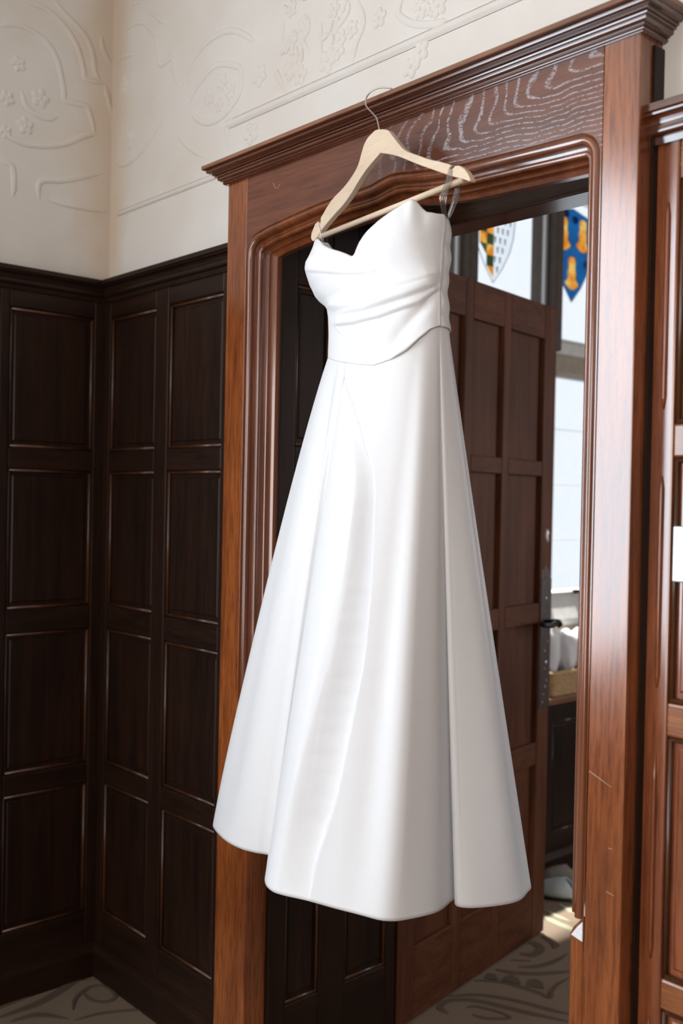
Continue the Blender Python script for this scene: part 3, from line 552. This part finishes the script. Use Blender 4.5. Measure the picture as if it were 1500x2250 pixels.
def blob(name,c,r,seed,mat,par=None,amp=.18,**k):
    V=[];F=[];n,m=32,20
    for j in range(m+1):
        ph=PI*j/m
        for i in range(n):
            th=2*PI*i/n; d=Vector((math.sin(ph)*math.cos(th),math.sin(ph)*math.sin(th),math.cos(ph)))
            e=1+amp*noise.noise(d*2.2+Vector((seed,0,0)))+amp*.5*noise.noise(d*6+Vector((0,seed,0)))
            q=Vector([math.copysign(abs(v)**.8,v) for v in d]); V.append((c[0]+q.x*r[0]*e,c[1]+q.y*r[1]*e,c[2]+q.z*r[2]*e))
    for j in range(m):
        for i in range(n): F.append((j*n+i,j*n+(i+1)%n,(j+1)*n+(i+1)%n,(j+1)*n+i))
    return fixn(mk(name,V,F,mat,par,smooth=True,**k))
blob('towel',(.318,1.785,.870),(.040,.050,.100),1,M_towel,label='white crumpled towel at the near end of the wicker basket, tallest',cat='towel',group='white towels in the basket')
blob('towel',(.318,1.895,.855),(.042,.050,.085),2,M_towel,label='white crumpled towel in the middle of the wicker basket',cat='towel',group='white towels in the basket')
blob('towel',(.322,1.985,.864),(.044,.040,.078),5,M_towel,label='white towel drooping over the far end of the wicker basket',cat='towel',group='white towels in the basket')
# ---------------------------------------------------------------- slippers on the carpet beyond the door
def slipper(name,ox,oy,rot,s,mat,sole,insole,label):
    root=empty(name,(0,0,0),label,'shoe',group='shoes on the carpet of the next room'); R=Matrix.Rotation(rot,3,'Z')
    def T(v): q=R@Vector(v); return Vector((ox+q.x*s,oy+q.y*s,q.z*s))
    L=.27
    def wdt(t): return .048*(math.sin(min(1,max(0,t))*PI)**.45)*(1.0-.22*math.cos((t-.28)*PI*1.2))
    V=[];F=[];n=40
    rows=[]
    for i in range(n+1): t=i/n; x=-L/2+L*t; wv=max(.004,wdt(t)); rows.append((x,wv,t))
    # sole
    V=[];F=[]
    for x,wv,t in rows:
        for y,z in ((-wv,.001),(wv,.001),(wv,.018),(-wv,.018)): V.append(T((x,y,z)))
    for i in range(n):
        for k in range(4): F.append((4*i+k,4*i+(k+1)%4,4*i+4+(k+1)%4,4*i+4+k))
    F+=[(0,1,2,3),(4*n,4*n+3,4*n+2,4*n+1)]
    fixn(mk('sole',V,F,sole,root))
    # upper: shell with an opening over the heel
    V=[];F=[];m=16
    for x,wv,t in rows:
        h=interp(t,[0,.12,.4,.58,.72,.88,1],[.050,.052,.040,.060,.056,.044,.020])
        a0=PI/2*min(1,max(.36,.36+.64*((t-.50)/.14 if t>.5 else 0)),1)
        if t<.10: a0=PI/2*(1-.64*(t/.10)**2)
        hw=m//2
        for k in range(2*hw+2):
            a=a0*k/hw if k<=hw else PI-a0*(2*hw+1-k)/hw
            V.append(T((x,wv*1.03*math.cos(a),.014+h*math.sin(a)**.8)))
    w2=2*hw+2
    for i in range(n):
        for k in range(w2-1):
            if k==hw: continue
            F.append((i*w2+k,i*w2+k+1,(i+1)*w2+k+1,(i+1)*w2+k))
    up=mk('upper',V,F,mat,root,smooth=True); md=up.modifiers.new('s','SOLIDIFY'); md.thickness=.005*s
    V=[];F=[]
    for x,wv,t in rows: V+=[T((x,-wv*.85,.0195)),T((x,wv*.85,.0195))]
    for i in range(n): F.append((2*i,2*i+1,2*i+3,2*i+2))
    mk('insole',V,F,insole,root)
    return root
slipper('slipper',.575,1.622,math.radians(215),1.0,M_shoe,M_sole,M_insole,'pale blue slip-on shoe with dark sole on the carpet, the nearer one')
slipper('slipper',.490,1.745,math.radians(235),1.0,M_shoe2,M_sole,M_shoe2,'grey-beige shoe lying behind the pale blue one')
# ---------------------------------------------------------------- carpet pattern (raised pile)
def pile(pts,wd,mat,h=.0025):
    C=crom([(a,b,0) for a,b in pts],5); V=[];F=[]
    for i,c in enumerate(C):
        a=C[max(i-1,0)]; b=C[min(i+1,len(C)-1)]; t=(b-a).normalized(); f=min(1,.15+i/5,.15+(len(C)-1-i)/5); x=-t.y*wd*.5*f; y=t.x*wd*.5*f
        V+=[(c.x-x,c.y-y,.0002),(c.x-x*.8,c.y-y*.8,h),(c.x+x*.8,c.y+y*.8,h),(c.x+x,c.y+y,.0002)]
    for i in range(len(C)-1):
        for k in range(3): F.append((4*i+k,4*i+4+k,4*i+5+k,4*i+1+k))
    mk('carpet_scroll',V,F,mat,flo)
for i,(p,wd) in enumerate(TR['carpet']): pile(p,wd,M_motif2 if i in(9,10,11) else M_motif,h=.0025+.0002*(i%5))
for p in TR['moon']:
    cx=sum(a for a,b in p)/5; cy=sum(b for a,b in p)/5
    V=[(a,b,.0022) for a,b in p]+[(a,b,.0) for a,b in p]; mk('carpet_scroll',V,[(4,3,2,1,0)]+[(i,i+1,i+6,i+5) for i in range(4)],M_motif,flo)
# ---------------------------------------------------------------- wooden hanger
A=math.radians(-6); U2=Vector((math.cos(A),math.sin(A),0)); N2=Vector((math.sin(A),-math.cos(A),0)); P0=Vector((1.3286,-.15,0))
def HP(u,w,z): v=P0+U2*u+N2*w; return Vector((v.x,v.y,z))
hg=empty('clothes_hanger',(0,0,0),'pale wooden clothes hanger with trouser bar hooked over the cornice','hanger')
bm=bmesh.new(); pts=[(p.x,p.y) for p in crom([(u,z,0) for u,z in TR['hanger'][:11]],3)]+[tuple(q) for q in TR['hanger'][11:14]]+[(p.x,p.y) for p in crom([(u,z,0) for u,z in TR['hanger'][14:24]],3)]+[(p.x,p.y) for p in crom([(u,z,0) for u,z in TR['hanger'][24:36]],3)]+[tuple(q) for q in TR['hanger'][36:39]]+[(p.x,p.y) for p in crom([(u,z,0) for u,z in TR['hanger'][39:]],3)]
fv=[bm.verts.new(HP(u,0,z)) for u,z in pts]; f=bm.faces.new(fv)
r=bmesh.ops.extrude_face_region(bm,geom=[f]); bmesh.ops.translate(bm,verts=[v for v in r['geom'] if isinstance(v,bmesh.types.BMVert)],vec=-N2*.013)
bmesh.ops.recalc_face_normals(bm,faces=bm.faces[:])
es=[e for e in bm.edges if len(e.link_faces)==2 and any(len(q.verts)>8 for q in e.link_faces)]
bmesh.ops.bevel(bm,geom=es,offset=.0014,segments=2,profile=.5,affect='EDGES')
bmesh.ops.triangulate(bm,faces=[q for q in bm.faces if len(q.verts)>4])
me=bpy.data.meshes.new('hanger_body'); bm.to_mesh(me); bm.free(); me.materials.append(M_hanger); o=bpy.data.objects.new('hanger_body',me); COL.objects.link(o); o.parent=hg
(b0,b1)=TR['bar']
mk('trouser_bar',*tube([HP(b0[0],-.006,b0[1]),HP(b1[0],-.006,b1[1])],.0056,14),M_hanger,hg,smooth=True)
hk=TR['hook']
HK=[HP(hk[0][0],-.0065,hk[0][1]-.012)]+[HP(u,-.0065,z) for u,z in hk[:6]]+[HP(-.0475,-.008,2.256),HP(-.040,-.013,2.266),HP(-.027,-.022,2.2715),HP(-.014,-.032,2.2705),HP(-.006,-.040,2.2682)]
mk('hook',*tube(crom(HK,6),.0016,8),M_steel,hg,smooth=True)
# ---------------------------------------------------------------- wedding dress
rows=DR['rows']; RZ=[r[0] for r in rows]; RU=[r[1] for r in rows]; RA=[r[2] for r in rows]
def bodice(t,z,sc=1.0,off=0.0):
    uc=interp(z,RZ,RU); a=interp(z,RZ,RA)*sc+off; b=.5*interp(z,RZ,RA)*sc+off
    v=P0+U2*(uc+a*math.cos(t))+N2*(.015+b*math.sin(t)); return Vector((v.x,v.y,z))
def bnorm(t,z):
    a=interp(z,RZ,RA); v=U2*(math.cos(t)/a)+N2*(math.sin(t)/(.5*a)); return v.normalized()
dress=empty('wedding_dress',(0,0,0),'long strapless white satin wedding dress hanging from the wooden hanger','dress')
NK=DR['out']['neck']
nt_=[-60]+[p[0] for p in NK[:1]]+[-8,8,16,22,27,31,36,42,50,58,65,70,74,77,79,83,88,95,104,114,122,128,150,180,215,300]
def neck(td):
    X=[-60,-31,-8,4,16,21,26,30,35,41,48,56,64,70,74,77,79,83,88,95,104,114,124,130,150,180,230,300]
    Y=[1.935,1.964,1.965,1.9625,1.9635,1.971,1.981,1.986,1.982,1.974,1.965,1.953,1.933,1.917,1.906,1.9015,1.902,1.909,1.916,1.924,1.935,1.949,1.960,1.964,1.974,1.978,1.90,1.935]
    return interp(td,X,Y)
def waistz(td):
    X=[-60,-30,0,5,16,28,40,54,69,83,104,145,180,300]; Y=[1.760,1.7615,1.7625,1.762,1.755,1.738,1.718,1.703,1.695,1.700,1.710,1.732,1.745,1.760]
    return interp(td,X,Y)
def seg_dist(px,pz,P):
    """signed distance (positive above) to a polyline given in arc units, with position along it"""
    best=(9,0,0); tot=0
    for i in range(len(P)-1):
        ax,az=P[i];bx,bz=P[i+1]; dx,dz=bx-ax,bz-az; L2=dx*dx+dz*dz; L=L2**.5
        k=((px-ax)*dx+(pz-az)*dz)/L2; kk=max(0,min(1,k)); qx,qz=ax+dx*kk,az+dz*kk; d=math.hypot(px-qx,pz-qz)
        if d<abs(best[0]):
            cr=dx*(pz-az)-dz*(px-ax); sg=1 if cr*(1 if dx>0 else -1)>0 else -1; best=(d*sg if d>0 else 1e-6,tot+kk*L,0)
        tot+=L
    return best[0],best[1]/tot
def arcu(td): return math.radians(td)*.135
FO={k:[(arcu(a),z) for a,z in v] for k,v in DR['out'].items()}
for k in FO: FO[k]=sorted(FO[k]) 
def bodice_disp(td,z):
    x=arcu(td); d=0
    def ledge(P,h,up,dn,f0=.15,f1=.15,flip=False):
        s,u=seg_dist(x,z,P); fa=min(1,(u+.03)/f0,(1.03-u)/f1); fa=max(fa,0)
        if flip: s=-s
        if s>=0: e=math.exp(-s/up)
        else: e=math.exp(-(s/dn)**2)
        return h*fa*e
    d+=ledge(FO['F1'],.0035,.02,.003,.2,.3)
    d+=ledge(FO['F2'],.008,.028,.010)
    d+=ledge(FO['F3'],.007,.015,.0035,.1,.1)
    d+=ledge([(arcu(-2),1.862),(arcu(20),1.850),(arcu(45),1.838),(arcu(70),1.838)],.004,.012,.006)
    d+=ledge([(arcu(0),1.846),(arcu(18),1.833),(arcu(40),1.818),(arcu(75),1.803),(arcu(110),1.806)],.004,.010,.005)
    # broad hollow sweeping from the side seam to the waist
    s,u=seg_dist(x,z,FO['F5']); d-=.007*math.exp(-(s/.014)**2)*max(0,min(1,(u+.1)/.3,(1.1-u)/.3))
    d+=ledge(FO['F6'],.0035,.012,.003,.2,.2)
    s,u=seg_dist(x,z,FO['F4']); d+=.0012*math.exp(-(s/.003)**2)
    # bust cups
    d+=.014*math.exp(-((x-arcu(38))/.055)**2-((z-1.925)/.045)**2)+.010*math.exp(-((x-arcu(118))/.05)**2-((z-1.90)/.04)**2)
    d-=.008*math.exp(-((x-arcu(80))/.022)**2-((z-1.905)/.035)**2)
    d+=.004*math.exp(-((x-arcu(63))/.012)**2-((z-1.94)/.05)**2)
    # fluting up to the apex of the right cup
    d+=.004*math.exp(-((x-arcu(30))/.010)**2)*max(0,min(1,(z-1.93)/.04)) - .003*math.exp(-((x-arcu(20))/.012)**2)*max(0,min(1,(z-1.92)/.03))
    # side seam and puckers behind it
    s,u=seg_dist(x,z,FO['seam'][::1]) if False else (x-arcu(interp(z,[1.76,1.816,1.908,1.958],[3,0,-3,-7])),0)
    d+=.0016*math.exp(-(s/.0025)**2)-.0022*math.exp(-((s+.006)/.003)**2)
    if s<-.008: d+=.0012*math.sin(z*140)*min(1,(-s-.008)/.01)
    return d
V=[];F=[];NT=300;NZ=110
for i in range(NT):
    td=-60+360*i/NT; t=math.radians(td); zt=neck(td); zb=waistz(td)
    for j in range(NZ+1):
        z=zb+(zt-zb)*j/NZ; fd=bodice_disp(td,z)
        if td>165: fd=0
        ed=max(0,1-(zt-z)/.006); 
        p=bodice(t,z)+bnorm(t,z)*(fd-.0025*ed*ed); V.append(p)
for i in range(NT):
    k=(i+1)%NT
    for j in range(NZ): F.append((i*(NZ+1)+j,k*(NZ+1)+j,k*(NZ+1)+j+1,i*(NZ+1)+j+1))
bo=mk('bodice',V,F,M_satin,dress,smooth=True); md=bo.modifiers.new('s','SOLIDIFY'); md.thickness=.0022; md.offset=-1; bo['label']='draped cowl bodice with soft folds and pointed cups'
# skirt
HEM=[(-35,1.543,.099),(-30,1.558,.054),(-20,1.552,.007),(-12,1.534,-.039),(-6,1.514,-.061),(-1,1.4935,-.058),(1,1.474,-.030),(3,1.478,-.050),(6,1.497,-.113),(12,1.487,-.175),(20,1.466,-.214),(28,1.427,-.234),(38,1.369,-.251),(50,1.309,-.267),(64,1.251,-.288),(78,1.217,-.290),(90,1.182,-.276),(98,1.150,-.246),(101,1.150,-.200),(104,1.140,-.205),(107,1.132,-.235),(110,1.110,-.200),(113,1.085,-.165),(117,1.051,-.175),(121,1.027,-.186),(126,.988,-.194),(134,.935,-.193),(144,.879,-.179),(156,.816,-.148),(170,.795,-.108),(190,.86,-.080),(212,1.0,-.0),(235,1.16,.09),(265,1.33,.15),(295,1.46,.155),(313,1.525,.13)]
HZ=.68
HC=crom([(x,y,td) for td,x,y in HEM]+[(1.543,.099,325)],20)  # z channel carries the waist angle
HC=HC[:-1]
NS=len(HC); NV=150
EDGE=[[0.025, 343.3], [0.07, 311.7], [0.115, 290.0], [0.16, 276.7], [0.2, 266.7], [0.24, 260.0], [0.29, 256.7], [0.355, 251.7], [0.42, 248.3], [0.535, 245.0], [0.65, 248.3], [0.785, 251.7], [0.915, 260.0]]
def skirt_base(i,v):
    c=HC[i]; td=c.z; t=math.radians(td); zw=waistz(td if td<300 else td-360)+.004
    W=bodice(t,zw,.985); W.z=zw
    wl_=max(0,min(1,(td-88)/25,(215-td)/30)); g=v**(1-.13*wl_)
    if td<60: g=v**1.04
    x=W.x+(c.x-W.x)*g; y=W.y+(c.y-W.y)*g; z=zw+(HZ-zw)*v
    return Vector((x,y,z))
def skirt():
    B=[[skirt_base(i,j/NV) for j in range(NV+1)] for i in range(NS)]
    V=[]
    for i in range(NS):
        td=HC[i].z
        for j in range(NV+1):
            p=B[i][j]; v=j/NV
            q=B[(i+1)%NS][j]-B[i-1][j]; r=B[i][min(j+1,NV)]-B[i][max(j-1,0)]; n=q.cross(r)
            n=n.normalized() if n.length>1e-9 else Vector((0,0,0))
            out=Vector((math.cos(math.radians(td))*U2.x+math.sin(math.radians(td))*N2.x,math.cos(math.radians(td))*U2.y+math.sin(math.radians(td))*N2.y,0))
            if n.dot(out)<0: n=-n
            d=0
            if 3<td<100 and EDGE:
                ie=interp(v,[e[0] for e in EDGE],[e[1] for e in EDGE]); k0=max(0,min(NS-1,int(ie))); s=(B[i][j]-B[k0][j]).length*(1 if i>ie else -1)
                h=interp(v,[0,.02,.06,.15,.3,.6,.85,.97,1],[0,.003,.010,.022,.032,.032,.022,.006,0]); 
                if s>=0: d-=h*min(1,s/.0028)*max(0,1-s/(.02+.10*v))**1.2
                else: d+=h*.15*math.exp(s/.03)
            # soft vertical fluting of the stiff satin
            fh=v*(1-.75*max(0,(v-.75)/.25)**2)
            def win(a,b,e): return max(0,min(1,(td-a)/e,(b-td)/e))
            d+=fh*win(6,98,10)*(.010*math.exp(-((td-18)/9)**2)-.010*math.exp(-((td-30)/6)**2)+.004*math.exp(-((td-70)/8)**2))
            if td<-1: d+=.007*fh*math.sin((td+35)*.19)*win(-36,-1,6)
            if 117<td<165: d+=.006*fh*math.sin((td-117)*.20)*win(117,165,8)
            pp=p+n*d
            V.append(pp)
    F=[]
    for i in range(NS):
        k=(i+1)%NS
        for j in range(NV): F.append((i*(NV+1)+j,i*(NV+1)+j+1,k*(NV+1)+j+1,k*(NV+1)+j))
    return V,F
V,F=skirt()
sk=mk('skirt',V,F,M_satin,dress,smooth=True); md=sk.modifiers.new('s','SOLIDIFY'); md.thickness=.0025; md.offset=0; sk['label']='full A-line skirt with overlapping front pleats and side slit'
# narrow hem facing seen as a fine bright edge
# clear hanging loops
def ribbon(name,P,wd,side):
    C=crom(P,6); V=[];F=[]
    for i,c in enumerate(C):
        t=i/(len(C)-1); w2=wd*(.35+.65*math.sin(PI*t)**.7); V+=[c-side*w2*.5,c+side*w2*.5]
    for i in range(len(C)-1): F.append((2*i,2*i+1,2*i+3,2*i+2))
    o=mk(name,V,F,G_strap,dress,smooth=True); md=o.modifiers.new('s','SOLIDIFY'); md.thickness=.0006; o['label']='clear plastic hanging loop'; return o
sr=bodice(math.radians(-10),1.958)
cr_=Vector((.665,.747,0))
ribbon('hanging_strap',[HP(.2225,.002,2.047),HP(.2215,.006,2.02),HP(.2165,.014,1.99),sr],.013,cr_)
ribbon('hanging_strap',[HP(.2245,-.015,2.047),HP(.226,-.014,2.02),HP(.221,-.010,1.99),sr+Vector((.004,.004,0))],.011,cr_)
ribbon('hanging_strap',[HP(.2225,.0022,2.043),HP(.2225,.0018,2.0485),HP(.2235,-.0145,2.0485),HP(.2245,-.0152,2.043)],.007,U2)
s2=bodice(math.radians(186),1.965,.97)
ribbon('hanging_strap',[HP(-.194,.002,2.036),HP(-.190,.001,2.02),HP(-.182,-.004,1.99),s2+Vector((.012,.004,-.01))],.006,cr_)
ribbon('hanging_strap',[HP(-.194,-.015,2.036),HP(-.188,-.014,2.02),HP(-.178,-.012,1.99),s2+Vector((.016,.006,-.01))],.006,cr_)
# ---------------------------------------------------------------- switch plate
swp=box('switch_plate',M_plate,None,FB,1.912,1.998,.0145,.0205,1.327,1.418,.0025,3,label='brushed metal switch plate on the right-hand oak panelling',cat='switch')
box('rocker_switch',M_plate,swp,FB,1.94,1.97,.018,.0235,1.355,1.39,.002,2)
